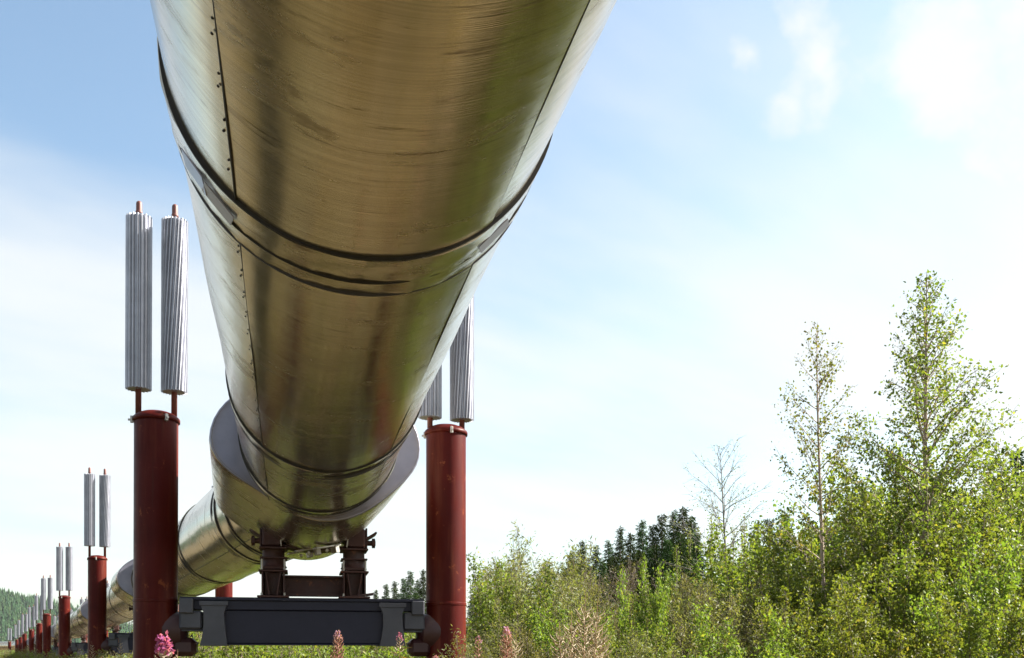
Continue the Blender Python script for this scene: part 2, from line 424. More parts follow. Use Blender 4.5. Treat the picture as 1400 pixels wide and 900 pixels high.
def jacket(fr, t0, t1, detail):
    na = 40 if detail > 1 else 16; ntt = max(2, int((t1 - t0) * (3 if detail > 1 else 1)))
    arc_panel(fr, -SEAM, SEAM, t0, t1, PR + .0045, na, ntt, wob=.0022 if detail > 1 else 0)
    arc_panel(fr, SEAM + .002, math.pi, t0, t1, PR, na, ntt, wob=.0022 if detail > 1 else 0)
    arc_panel(fr, math.pi + .002, 2 * math.pi - SEAM - .002, t0, t1, PR, na, ntt, wob=.0022 if detail > 1 else 0)
    if detail > 1:
        for side in (-1, 1):
            # dark caulked line of the lap joint
            v = []; f = []; k = 0; nn = int((t1 - t0) * 6) + 2
            for i in range(nn):
                t = t0 + (t1 - t0) * i / (nn - 1); a = side * (SEAM + .004); w = (.003 if side < 0 else .0012) + .0006 * math.sin(i * .37)
                v += [fr.p(a - w, PR + .0062, t), fr.p(a + w, PR + .0062, t), fr.p(a - w, PR - .002, t), fr.p(a + w, PR - .002, t)]
            for i in range(nn - 1):
                q = i * 4
                f += [(q, q + 4, q + 5, q + 1), (q + 2, q + 6, q + 4, q), (q + 1, q + 5, q + 7, q + 3)]
            obj('seam_line', mesh('seam_line', v, f), M['rubber'], pipe)
            if side > 0: continue
            rv = MB(); t = t0 + .06; q = 0
            while t < t1 - .04:
                a = side * (SEAM + .022 + (.012 if q % 2 else 0)); c = fr.p(a, PR + .001, t); o = (c - fr.p(a, 0.0, t)).normalized()
                rv.tube([c, c + o * .003, c + o * .005], [.005, .0045, .002], 7); t += .17 if q % 2 else .075; q += 1
            tag(rv.obj('rivet_row', M['rubber'], pipe, smooth=True), kind='stuff')
def joint(fr, t, width, detail, proud=.015):
    n = 96 if detail > 1 else 40
    ring(fr, t, t + .012, PR + proud - .001, 'joint_seal', 'rubber', .06, n)
    ring(fr, t + .010, t + width, PR + proud, 'joint_band', 'jacket', .03, n, .008, .0035 if detail > 1 else 0)
    if detail > 1:
        ring(fr, t + width * .62, t + width * .62 + .006, PR + proud - .0005, 'band_strap', 'rubber', .02, n)
        ring(fr, t + width - .004, t + width + .004, PR + .0115, 'band_lip', 'strap', .02, n)
        if width > .3:
            for a, tw in ((-R(58), .3), (-R(47), -.2), (R(44), .3)):
                fl = MB()              # loose sheet tab lifted off the band
                c = fr.p(a, PR + proud + .001, t + .16); o = (c - fr.p(a, 0, t + .16)).normalized()
                m = Matrix((fr.d.cross(o), fr.d, o)).transposed() @ Matrix.Rotation(tw, 3, 'Z') @ Matrix.Rotation(.06, 3, 'X')
                fl.box(c, (.15, .09, .004), m)
                fl.obj('band_tab', M['plate'], pipe)
def collar(c, d, detail, half=1.15, rx=1.06, rz=.80, dz=.0):
    fr = Frame(c - d * half, c + d * half); L = 2 * half; n = 72 if detail > 1 else 32
    def e(a, k, t):      # pipe-hugging below, bulging at both flanks
        s_ = min(1.0, max(0.0, t / (L * .45))); c_ = math.cos(a); left = math.sin(a) < 0
        ph = math.degrees(math.acos(max(-1, min(1, c_)))); q = (ph - 90) / (27 if ph < 90 else 38)
        r_ = .722 + .07 * s_ * max(0, c_) + (rx - .722 if left else (rx - .16) - .722) * math.exp(-q * q)
        if ph > 90: r_ = max(r_, .80)
        p = fr.p(a, r_ * k, t); p.z += dz; return p
    prof = [(0, .975), (.02, .993), (.06, 1.0)] + [(.06 + (L - .12) * i / 8, 1.0) for i in range(1, 9)] + [(L - .02, .993), (L, .975)]
    v = []; uv = []; f = []
    for j, (t, k) in enumerate(prof):
        for i in range(n + 1):
            a = 2 * math.pi * i / n; v.append(e(a, k, t)); uv.append((a * .9 + 40, t + SEC))
    w = n + 1
    for j in range(len(prof) - 1):
        for i in range(n): f.append((j * w + i, j * w + i + 1, j * w + w + i + 1, j * w + w + i))
    o = obj('collar', mesh('collar', v, f, True, uv), M['jacket'], pipe)
    for t, s in ((.003, 1), (L - .003, -1)):
        v = []; f = []
        for j, k in enumerate((.976, .93, .45)):
            for i in range(n + 1):
                a = 2 * math.pi * i / n; p = e(a, k, t + s * (0 if j < 1 else .012)); v.append(p + POFF - POFF)
        for j in range(2):
            for i in range(n): f.append((j * w + i, j * w + i + 1, j * w + w + i + 1, j * w + w + i))
        ep = obj('end_plate', mesh('end_plate', v, f, True), M['plate'], o)
    if detail > 1:
        v = []; uv = []; f = []          # rolled bead round the front rim
        rings = []
        for i in range(n + 1):
            a = 2 * math.pi * i / n; rings.append(e(a, .985, .012))
        b = MB(); b.tube(rings, .012, 6, False); b.obj('rim_bead', M['plate'], o, smooth=True)
    return fr

dirs = [(nodes[i + 1] - nodes[i]).normalized() for i in range(len(nodes) - 1)]
for i in range(len(nodes) - 1):
    a, b = nodes[i], nodes[i + 1]; fr = Frame(a, b); L = fr.L
    if i == 0:
        k = 22.0
        js = [(-11.3, .36), (-7.4, .30), (-3.55, .36), (3.74, .36), (7.60, .28), (9.42, .20)]
        t = 0.02
        for tj, w in js:
            jacket(fr, t, tj + k, 2); joint(fr, tj + k, w, 2); t = tj + k + w
        jacket(fr, t, L - .4, 2)
        ring(fr, -.0, .03, PR, 'end_cap', 'rubber', .69)
    elif i == 1:
        t = .4
        for tj, w in ((1.75, .16), (2.5, .3), (6.4, .3), (10.3, .3), (14.2, .3), (16.0, .2)):
            jacket(fr, t, tj, 2); joint(fr, tj, w, 2); t = tj + w
        jacket(fr, t, L - .3, 1)
    else:
        t = .3
        for tj in (1.8, 6.4, 11.0, 15.6):
            if tj > L - 1.5: break
            jacket(fr, t, tj, 1); joint(fr, tj, .3, 1); t = tj + .3
        jacket(fr, t, L - .2, 1)
for i in range(1, len(nodes) - 1):
    d = (dirs[i - 1] + dirs[i]).normalized()
    if i == 1: d = (dirs[0] * .75 + dirs[1] * .25).normalized()
    collar(nodes[i] - d * (.42 if i == 1 else 0) + Vector((-.03 if i == 1 else 0, 0, 0)), d, 2 if i < 3 else 1, 1.42 if i == 1 else 1.15)

# ------------------------------------------------------------------ supports
ZT, RP = 3.9, .2285
BEAM_TOP = EYE + .66
def post_mesh():
    b = MB()
    zs = [-.45, 1.0, 1.9, 1.905, 1.93, 1.935, 3.0, ZT - .05]
    rs = [RP, RP, RP, RP + .006, RP + .006, RP, RP, RP]
    b.tube([(0, 0, z) for z in zs], rs, 40)
    return b
def cap_mesh():
    b = MB()
    pr = [(RP + .002, ZT - .05), (RP + .018, ZT - .047), (RP + .02, ZT - .015), (RP + .012, ZT), (RP * .85, ZT + .038), (RP * .6, ZT + .06), (RP * .25, ZT + .072), (.01, ZT + .074)]
    n = 40; v = [(r * math.cos(2 * math.pi * i / n), r * math.sin(2 * math.pi * i / n), z) for r, z in pr for i in range(n)]
    f = [(j * n + i, j * n + (i + 1) % n, j * n + n + (i + 1) % n, j * n + n + i) for j in range(len(pr) - 1) for i in range(n)]
    return b.add(v, f)
def fin_mesh(nf, zb, zt, ro, twist):
    ri = .110; n = nf * 4; v = []; f = []; steps = 9
    for k in range(steps + 1):
        z = zb + (zt - zb) * k / steps
        for i in range(nf):
            for q, (off, r) in enumerate(((-.36, ri), (-.10, ro), (.10, ro), (.36, ri))):
                a = 2 * math.pi * (i + off) / nf + twist * k / steps
                v.append((r * math.cos(a), r * math.sin(a), z))
    for k in range(steps):
        for i in range(n): f.append((k * n + i, k * n + (i + 1) % n, k * n + n + (i + 1) % n, k * n + n + i))
    f += [tuple(reversed(range(n))), tuple(range(steps * n, steps * n + n))]
    return mesh('radiator', v, f)
FINS = {}
def fin(zb, zt, kind):
    key = (round(zb, 2), round(zt, 2), kind)
    if key not in FINS: FINS[key] = fin_mesh(22 if kind else 18, EYE + zb, EYE + zt, .140 if kind else .136, R(46) if kind else 0.0)
    return FINS[key]
POST_ME = post_mesh().mesh('post'); POST_ME.shade_smooth(); POST_ME.set_sharp_from_angle(angle=R(40))
CAP_ME = cap_mesh().mesh('post_cap', True)
def rod_mesh(zt):
    b = MB(); b.tube([(0, 0, ZT + .03), (0, 0, EYE + zt - .02), (0, 0, EYE + zt), (0, 0, EYE + zt + .012)], [.032, .032, .028, .012], 14)
    b.tube([(0, 0, EYE + zt - .13), (0, 0, EYE + zt - .125), (0, 0, EYE + zt - .10), (0, 0, EYE + zt - .095)], [.03, .037, .037, .03], 14)
    return b.mesh('heat_pipe', True)
ROD = {}
def lug_mesh(a):
    b = MB()
    if True:
        m = Matrix.Rotation(a, 3, 'Z'); b.box(m @ Vector((RP + .02, 0, ZT - .03)), (.035, .03, .075), m, .004)
        b.cyl(m @ Vector((RP + .03, 0, ZT - .035)), m @ Vector((RP + .06, 0, ZT - .035)), .012, 6)
    return b.mesh('cap_lug')
LUG_ME = [lug_mesh(a) for a in (R(-90), R(35), R(150))]
WIRE_ME = MB().tube([(-RP, 0, ZT - .05), (-RP - .04, -.02, ZT - .07), (-RP - .09, -.02, ZT - .14)], .003, 5).mesh('lug_wire')

BEAM_H0 = EYE + .155           # underside of the deep box girder
def beam_parts(root):
    h = SPAN / 2; by = 0.0
    e = h - RP - .02            # inner face of the posts
    m = MB()                     # upper rolled beam, full length
    m.box((0, 0, BEAM_TOP - .018), (2 * e - .06, .42, .036), None, .006)
    m.box((0, 0, BEAM_TOP - .085), (2 * e - .08, .36, .098), None, .004)
    top = m.obj('cross_beam', M['beam'], root)
    m = MB(); m.box((0, .0, (BEAM_H0 + BEAM_TOP - .134) / 2), (2 * .98, .30, BEAM_TOP - .134 - BEAM_H0), None, .012)
    m.obj('girder_box', M['beam'], root)
    m = MB(); m.box((0, 0, BEAM_H0 - .006), (1.94, .34, .012)); m.obj('girder_flange', M['beam'], root)
    for s in (-1, 1):
        # wrap-round hanger strap with a waisted front face
        pr = [(-.145, BEAM_H0 - .02), (-.12, BEAM_H0 + .08), (-.105, BEAM_H0 + .2), (-.105, BEAM_H0 + .33), (-.13, BEAM_H0 + .40), (-.14, BEAM_TOP - .045),
              (.14, BEAM_TOP - .045), (.13, BEAM_H0 + .40), (.105, BEAM_H0 + .33), (.115, BEAM_H0 + .2), (.13, BEAM_H0 + .08), (.14, BEAM_H0 - .02)]
        m = MB(); m.prism([(s * .96 + p[0], p[1]) for p in pr], -.225, .225)
        m.obj('hanger_strap', M['strap'], root)
        m = MB(); m.box((s * .96, -.231, BEAM_TOP - .07), (.30, .014, .05), None, .003); m.obj('strap_plate', M['strap'], root)
        # bearing block out to the post
        m = MB()
        m.box((s * 1.20, -.03, BEAM_TOP - .25), (.24, .36, .20), None, .02)
        m.box((s * (e - .10), -.06, BEAM_TOP - .10), (.14, .40, .16), None, .01)
        m.box((s * 1.17, -.02, BEAM_TOP - .36), (.34, .30, .018), None, .003)
        m.obj('bearing_block', M['strap'], root)
        # clamped half-round corbel on the post
        m = MB(); pr = [(.0, .0), (.05, .20), (.14, .235), (.24, .215), (.31, .155), (.335, .07), (.34, .0)]
        n = 18; pts = [(s * (h - x * 1.1), 0, 0) for x, r in pr]
        m.tube([Vector((s * (h + .06 - k), 0, EYE + .30)) for k in (0, .16, .26, .34, .40, .405)], [.17, .215, .215, .19, .11, .02], 22)
        m.box((s * (h - RP - .08), 0, EYE + .12), (.26, .30, .20), None, .05)
        m.obj('corbel', M['bracket'], root, auto=35)
        m = MB()
        for z in (EYE + .16, EYE + .44):
            for y in (-.1, .1): m.cyl((s * (h - RP - .19), y, z), (s * (h - RP - .215), y, z), .018, 6)
        tag(m.obj('corbel_bolts', M['shoe'], root), kind='stuff')
def make_support(bt, i):
    root = empty('pipe_support', bt['mid'], bt['th'])
    for s, off in ((-1, 0.0), (1, -.09)):
        p = obj('post', POST_ME, M['post'], root, (s * SPAN / 2, 0, 0))
        p.rotation_euler = (0, R(-.25) if (i == 0 and s < 0) else 0, random.random() * 6)
        obj('post_cap', CAP_ME, M['post'], p); [obj('cap_lug', lm_, M['zinc'], p) for lm_ in LUG_ME]
        pz = -p.rotation_euler.z
        for q in (-1, 1):
            zb = 2.90 + off * 1.7 + (random.uniform(-.05, .04) if i else (0 if q < 0 else -.01)); zt = zb + 1.86
            k = round(zt + .165, 2)
            if k not in ROD: ROD[k] = rod_mesh(k)
            loc = Matrix.Rotation(pz, 3, 'Z') @ Vector((q * .185, 0, 0))
            obj('heat_pipe', ROD[k], M['rod'], p, loc)
            obj('radiator', fin(zb, zt, q > 0), M['alu'], p, loc)
    beam_parts(root)
    return root
SUP_LABELS = [
 'nearest red steel pipe support, two tall posts joined by a navy cross beam',
 'second red pipe support back, its left post just left of the nearest dark post',
 'third red pipe support in the receding row at left',
 'fourth red pipe support in the receding row at left',
 'fifth red pipe support in the receding row at left',
 'sixth red pipe support in the receding row at left',
 'small far red pipe support, seventh in the receding row',
 'small far red pipe support, eighth in the receding row',
 'small far red pipe support, ninth in the receding row',
 'farthest tiny pipe support where the pipe turns off at the left edge']
for i, b in enumerate(BENTS):
    tag(make_support(b, i), SUP_LABELS[i], 'pipe support', 'pipe supports along the pipeline')

def make_shoe(bt, pipe_c, detail, first):
    off = (Vector((pipe_c.x, pipe_c.y, 0)) - bt['mid']).dot(Vector((math.cos(bt['th']), math.sin(bt['th']), 0)))
    root = empty('pipe_shoe', bt['mid'] + Vector((math.cos(bt['th']), math.sin(bt['th']), 0)) * off, bt['th'])
    z0 = BEAM_TOP + .002; zb = pipe_c.z - .80 + .03
    for s in (-1, 1):
        x = s * .44
        m = MB()
        m.box((x, 0, z0 + .011), (.34, .46, .022), None, .004)
        if s > 0: m.box((x + .06, -.1, z0 + .034), (.3, .22, .02), Matrix.Rotation(R(-8), 3, 'Y'))
        m.obj('base_plate', M['shoe'], root)
        m = MB()
        m.box((x, 0, z0 + .155), (.20, .26, .262), None, .01)
        for q in (-1, 1):
            m.box((x + q * .115, -.02, z0 + .152), (.018, .36, .255))
            m.box((x + q * .06, -.18, z0 + .15), (.014, .1, .25), Matrix.Rotation(q * .15, 3, 'Y'))
        m.box((x, 0, z0 + .293), (.31, .42, .022), None, .004)
        m.box((x, 0, z0 + .33), (.24, .32, .03), None, .004)
        m.obj('pedestal', M['shoe'], root)
        m = MB()
        m.tube([(x, 0, z0 + .34), (x, 0, z0 + .36), (x, 0, z0 + .40), (x, 0, z0 + .52), (x, 0, z0 + .56), (x, 0, z0 + .575)], [.15, .135, .12, .12, .135, .15], 24)
        m.box((x, 0, z0 + .545), (.30, .40, .02), None, .003)
        m.box((x, 0, z0 + .44), (.29, .30, .018), None, .003)
        m.obj('slide_column', M['shoe'], root, auto=35)
        m = MB()
        m.box((x + s * .01, .02, z0 + .67), (.22, .40, .22), None, .02)
        m.box((x + s * .135, .02, z0 + .66), (.02, .30, .26), None, .004)
        m.cyl((x + s * .14, -.05, z0 + .63), (x + s * .24, -.05, z0 + .63), .03, 10)
        m.cyl((x + s * .20, -.05, z0 + .63), (x + s * .235, -.05, z0 + .63), .055, 6)
        m.cyl((x - s * .05, -.20, z0 + .60), (x - s * .05, -.26, z0 + .60), .03, 8)
        m.obj('head_bracket', M['shoe'], root)
        m = MB(); m.box((x - s * .075, -.215, z0 + .66), (.012, .10, .2), Matrix.Rotation(s * .12, 3, 'Y'))
        m.obj('retainer_plate', M['zinc'], root)
        m = MB()
        for q in (-1, 1):
            for y in (-.19, .19):
                m.cyl((x + q * .12, y, z0 + .022), (x + q * .12, y, z0 + .052), .014, 6)
                m.cyl((x + q * .12, y * .9, z0 + .304), (x + q * .12, y * .9, z0 + .42), .011, 6)
        tag(m.obj('anchor_bolts', M['zinc'], root), kind='stuff')
    m = MB(); m.box((0, 0, z0 + .15), (.69, .02, .20)); m.box((0, 0, z0 + .245), (.68, .16, .02)); m.box((0, 0, z0 + .04), (.68, .20, .022))
    m.obj('crossbar', M['shoe'], root)
    # saddle plate hugging the collar plus clamp clips under it
    v = []; f = []; n = 24
    for j, y in enumerate((-.16, .16)):
        for i in range(n + 1):
            a = R(-42 + 84 * i / n)
            for k in (1.012, 1.035): v.append((math.sin(a) * 1.0 * k, y, pipe_c.z + .03 - math.cos(a) * .80 * k))
    w = (n + 1) * 2
    for i in range(n):
        a, b, c, d = i * 2, i * 2 + 1, i * 2 + 3, i * 2 + 2
        f += [(a, b, c, d), (a + w, d + w, c + w, b + w), (a, d, d + w, a + w), (b, b + w, c + w, c)]
    obj('saddle', mesh('saddle', v, f), M['shoe'], root)
    if detail:
        for x, y, rz in ((.13, -.5, .5), (-.06, -.22, .3), (-.14, .10, .3)):
            m = MB(); rm = Matrix.Rotation(rz, 3, 'Z') @ Matrix.Rotation(-.2, 3, 'Y'); zc = pipe_c.z - .80 + .03 - .012 + .045 * abs(x)
            m.box((x, y, zc - .012), (.30, .09, .02), rm, .004); m.box(Vector((x, y, zc - .05)) + rm @ Vector((.10, 0, 0)), (.05, .11, .085), rm, .006)
            m.cyl(Vector((x, y - .06, zc - .055)), Vector((x, y + .06, zc - .055)), .016, 8)
            m.obj('clamp_clip', M['zinc'], root)
    return root
shoe_labels = ['rusty dark sliding pipe shoe standing on the nearest navy cross beam', 'pipe shoe on the second support back, low under the pipe',
  'small rusty pipe shoe on the third support in the row', 'small pipe shoe on the fourth support in the row']
SHO = ('fifth', 'sixth', 'seventh', 'eighth', 'ninth', 'last visible')
for i in range(len(BENTS)):
    sh = make_shoe(BENTS[i], nodes[i + 1], i < 2, i == 0)
    if i < 4: tag(sh, shoe_labels[i], 'pipe shoe', 'pipe shoes under the collars')
    else: tag(sh, 'tiny distant pipe shoe on the ' + SHO[i - 4] + ' support in the row', 'pipe shoe', 'pipe shoes far down the line')

# ------------------------------------------------------------------ vegetation
def fast_mesh(name, v, quads):
    me = bpy.data.meshes.new(name); v = np.ascontiguousarray(v, dtype=np.float32); q = np.ascontiguousarray(quads, dtype=np.int32)
    k = q.shape[1]
    me.vertices.add(len(v)); me.vertices.foreach_set('co', v.ravel())
    me.loops.add(q.size); me.loops.foreach_set('vertex_index', q.ravel())
    me.polygons.add(len(q)); me.polygons.foreach_set('loop_start', np.arange(0, q.size, k, dtype=np.int32))
    me.update(calc_edges=True); me.validate()
    return me
def leaves(name, pos, size, wid=.62, axis=None, droop=.35, rng=RNG):
    """one folded rhombic leaf (two triangles) per point"""
    n = len(pos); size = np.broadcast_to(np.asarray(size, dtype=float), (n,))
    d = rng.normal(size=(n, 3)); d[:, 2] -= droop
    if axis is not None: d = d * .45 + axis
    d /= np.linalg.norm(d, axis=1)[:, None] + 1e-9
    u = rng.normal(size=(n, 3)); u -= d * (u * d).sum(1)[:, None]; u /= np.linalg.norm(u, axis=1)[:, None] + 1e-9
    nn = np.cross(d, u)
    L = size[:, None]; w = L * wid * .5
    a = pos; b = pos + d * L * .45 + u * w + nn * w * .35; c = pos + d * L; e = pos + d * L * .45 - u * w + nn * w * .35
    v = np.stack([a, b, c, e], 1).reshape(-1, 3); i = np.arange(n)[:, None] * 4
    q = np.concatenate([i + np.array([[0, 1, 2]]), i + np.array([[0, 2, 3]])], 1).reshape(-1, 3)
    return fast_mesh(name, v, q)

def curve(p, d, L, n, bend, jit, rng):
    pts = [np.array(p, float)]; d = np.array(d, float)
    for _ in range(n):
        d = d + np.array([0, 0, bend]) / n + rng.normal(size=3) * jit
        d /= np.linalg.norm(d); pts.append(pts[-1] + d * L / n)
    return pts
def along(pts, s):
    s = min(max(s, 0), .9999) * (len(pts) - 1); i = int(s); return pts[i] + (pts[i + 1] - pts[i]) * (s - i), pts[i + 1] - pts[i]

def woody(kind, H, seed, crown, nb, nleaf, lsize, base=.12, elev=(35, 65), stems=1, spread=.25, twigs=5, sc=.07, rtrunk=None, top_bare=0.0, lw=.62, irregular=.35, bend=.25):
    """crown(h)->branch length for relative height h; returns (wood mesh, leaf mesh)"""
    rng = np.random.default_rng(seed); wood = MB(); lp = []
    for st in range(stems):
        if stems == 1: d0 = np.array([rng.normal() * .012, rng.normal() * .012, 1]); hh = H
        else:
            az = 2 * math.pi * (st + rng.random() * .7) / stems; d0 = np.array([math.cos(az) * spread, math.sin(az) * spread, 1.0]); hh = H * rng.uniform(.72, 1.0)
        tr = curve((d0[0] * .3 if stems > 1 else 0, d0[1] * .3 if stems > 1 else 0, -.1), d0 / np.linalg.norm(d0), hh, 10, .25 if stems > 1 else 0, .035 if stems > 1 else .012, rng)
        r0 = (rtrunk or H * .011) * (1 if stems == 1 else .6)
        wood.tube(tr, [max(.004, r0 * (1 - i / 10.6)) for i in range(11)], 7 if stems == 1 else 5, False)
        for b in range(nb):
            h = base + (1 - base) * ((b + rng.random()) / nb) ** .9
            if h > .985: continue
            p, td = along(tr, h)
            L = crown(h) * rng.uniform(1 - irregular, 1 + irregular * .6)
            if L < .06: L = .06
            az = b * 2.399 + rng.normal() * .5; el = R(rng.uniform(*elev) + 18 * h)
            d = np.array([math.cos(az) * math.cos(el), math.sin(az) * math.cos(el), math.sin(el)])
            br = curve(p, d, L, 5, bend * rng.uniform(-.6, 1.2), .10, rng)
            wood.tube(br, [max(.003, r0 * .32 * (1 - h * .6) * (1 - i / 5.6)) for i in range(6)], 4, False)
            k = max(2, int(twigs * L / max(.3, H * .16)))
            segs = [(br, .25)]
            for q in range(k):
                s = .2 + .78 * (q + rng.random()) / k; bp, bd = along(br, s); bd = bd / (np.linalg.norm(bd) + 1e-9)
                dd = bd + rng.normal(size=3) * .6; dd /= np.linalg.norm(dd)
                tw = curve(bp, dd, L * (.5 - .28 * s) * rng.uniform(.6, 1.2), 3, -.1, .12, rng); segs.append((tw, .05))
                wood.tube(tw, [.0045, .004, .003, .002], 3, False)
            for sg, s0 in segs:
                ln = sum(np.linalg.norm(sg[i + 1] - sg[i]) for i in range(len(sg) - 1))
                m = max(1, int(ln * nleaf * (.5 if h > 1 - top_bare else 1)))
                for _ in range(m):
                    p_, _d = along(sg, s0 + (1 - s0) * rng.random()); lp.append(p_ + rng.normal(size=3) * sc)
    lp = np.array(lp); rr = np.random.default_rng(seed + 1)
    sz = lsize * rr.uniform(.45, 1.4, len(lp))
    if stems > 1:            # bring the plant to its nominal height
        k = H / np.percentile(lp[:, 2], 99.3); lp[:, 2] *= k
        for p in wood.v: p.z *= k
    return wood.mesh('trunk', True), leaves('foliage', lp, sz, lw, rng=rr)
def plant(name, wm, lm, wmat, lmat, loc, rz, s, label, cat, group=None, wood_name='trunk', leaf_name='crown', sz=None):
    r = empty(name, loc, rz); r.scale = (s, s, s if sz is None else sz)
    obj(wood_name, wm, M[wmat], r); obj(leaf_name, lm, M[lmat], r)
    return tag(r, label, cat, group)

# --- the tall birches on the right
cone = lambda w, p=.8: (lambda h: w * (1 - h) ** p + .10)
d = 18.0
wm, lm = woody('birch', 1.3 + 525 / F * d, 21, lambda h: 3.0 * (1.0 - h) ** .85 + .06, 105, 52, .062, .06, (25, 50), twigs=6, sc=.07, rtrunk=.085)
plant('birch_tree', wm, lm, 'birch_bark', 'birch_leaf', (px2x(1275, d), d, 0), 0, 1.03, 'tallest leafy green birch rising above the thicket at right', 'tree')
d = 19.5
wm, lm = woody('birch', 1.3 + 468 / F * d, 35, lambda h: 2.6 * (1.0 - h) ** .8 * (1 if h > .5 else .7) + .07, 66, 36, .058, .12, (20, 46), twigs=5, sc=.065, rtrunk=.06, lw=.66)
plant('birch_tree', wm, lm, 'birch_bark', 'birch_leaf', (px2x(1128, d), d, 0), 1.0, 1, 'slender airy birch with sparse leaves, left of the tallest birch', 'tree')
d = 30.0
wm, lm = woody('bare', 1.3 + 290 / F * d, 48, lambda h: 2.6 * (1.05 - h) ** .6 * (h > .42) + .12, 40, 7, .05, .40, (15, 50), twigs=9, sc=.05, rtrunk=.075)
plant('thin_tree', wm, lm, 'grey_bark', 'willow_leaf', (px2x(1000, d), d, 0), 2.0, 1, 'thin nearly bare tree with fine grey twigs above the shrubs', 'tree')

# --- spruces
def spruce(H, seed, w):
    rng = np.random.default_rng(seed); wood = MB(); lp = []; ax = []
    wood.tube([(0, 0, -.2), (rng.normal() * .05, 0, H * .5), (0, 0, H)], [H * .014, H * .008, .01], 6, False)
    nb = int(H * 16)
    for b in range(nb):
        h = .06 + .93 * (b + rng.random()) / nb; L = (w * (1 - h) ** .95 + .03) * (rng.uniform(.85, 1.1) if rng.random() < .6 else rng.uniform(.4, .8))
        az = b * 2.4 + rng.normal() * .4; d = np.array([math.cos(az), math.sin(az), .1 - .25 * (1 - h)]); p = np.array([0, 0, H * h])
        m = int(12 + 74 * L)
        s = rng.random(m) ** .8; q = p + d * L * s[:, None]; q[:, 2] -= .35 * L * s ** 2 - .15 * L * s ** 4
        q += rng.normal(size=(m, 3)) * np.array([.09, .09, .045]); lp.append(q)
        a = np.tile(d, (m, 1)) + rng.normal(size=(m, 3)) * .5; a[:, 2] -= .45; ax.append(a)
    lp = np.concatenate(lp); ax = np.concatenate(ax)
    return wood.mesh('trunk', True), leaves('needles', lp, rng.uniform(.14, .30, len(lp)), .24, ax, rng=rng)
SPR = [spruce(10.0, 60 + i, w) for i, w in enumerate((2.3, 2.7, 2.0, 3.0))]
ORD = 'first second third fourth fifth sixth seventh eighth ninth tenth eleventh twelfth thirteenth fourteenth fifteenth sixteenth seventeenth eighteenth nineteenth twentieth'.split()
def spruce_at(px, top, d, label, group, s=None, lmat='needle'):
    H = EYE + (900 - top) / F * d
    wm, lm = SPR[random.randrange(4)]
    k = H / 10.0
    plant('spruce_tree', wm, lm, 'bark', lmat, (px2x(px, d), d, 0), random.random() * 6, k if s is None else s, label, 'tree', group, sz=k)
for k_, (px, top, d) in enumerate(sorted(((528, 798, 118), (540, 794, 112), (552, 790, 105), (561, 780, 100), (571, 792, 108), (579, 778, 102), (592, 786, 104), (514, 806, 122)))):
    spruce_at(px, top, d, ORD[k_] + ' small spruce from the left above the cross beam, beside the right post', 'spruces above the cross beam')
for k_, (px, top, d) in enumerate(sorted(((645, 812, 88), (655, 795, 84), (668, 806, 90), (683, 778, 80), (694, 775, 78), (706, 792, 82)))):
    spruce_at(px, top, d, ORD[k_] + ' dark spruce to the right of the nearest right post', 'spruces right of the nearest post')
for k_, (px, top, d) in enumerate(sorted(((782, 752, 84), (796, 738, 80), (815, 745, 78), (832, 738, 82), (848, 720, 76), (862, 728, 74), (878, 710, 72), (893, 716, 70), (905, 702, 70), (921, 698, 66), (934, 692, 64), (946, 704, 66), (800, 770, 70), (835, 762, 68), (868, 752, 64), (890, 748, 62), (912, 735, 60)))):
    spruce_at(px, top, d, ORD[k_] + ' dark spruce from the left in the stand behind the thicket', 'spruces behind the right-hand shrubs')
for k_, (px, top, d) in enumerate(((770, 775, 66), (788, 768, 64), (806, 772, 62), (824, 766, 60), (842, 760, 62), (858, 764, 58), (876, 752, 58), (896, 744, 56), (915, 738, 56), (930, 726, 54), (952, 730, 52))):
    spruce_at(px, top, d, ORD[k_] + ' lower dark spruce from the left in front of the stand', 'lower spruces in front of the stand')
for px, top, d, l in ((1392, 612, 30, 'dark spruce half cut off at the right edge'), (1182, 668, 34, 'dark spruce tip between the two birches'), (1075, 700, 44, 'small dark spruce left of the airy birch'), (1052, 708, 48, 'small spruce tip right of the thin bare tree')):
    spruce_at(px, top, d, l, None)
# aspens, light green among the spruces
ASP = [woody('aspen', 9.0, 70 + i, lambda h: 1.05 * math.sin(min(1, .25 + h) * 3.0) ** .7 * (1.05 - h) ** .4 + .15, 60, 34, .12, .12, (35, 60), twigs=5, sc=.12) for i in range(2)]
for k_, (px, top, d) in enumerate(sorted(((944, 722, 58), (960, 722, 54), (972, 700, 52), (1000, 716, 50), (1018, 702, 50), (1035, 712, 46), (985, 735, 47), (1062, 722, 42), (700, 782, 70), (672, 800, 66), (722, 790, 60), (762, 782, 62), (812, 778, 52), (856, 770, 50), (886, 758, 48), (925, 745, 46)))):
    wm, lm = ASP[random.randrange(2)]; k = (EYE + (900 - top) / F * d) / 9.0
    plant('aspen_tree', wm, lm, 'birch_bark', 'bright_leaf', (px2x(px, d), d, 0), random.random() * 6, k * random.uniform(.9, 1.15), ORD[k_] + ' slim pale green aspen from the left behind the shrubs', 'tree', 'aspens behind the shrubs', sz=k)

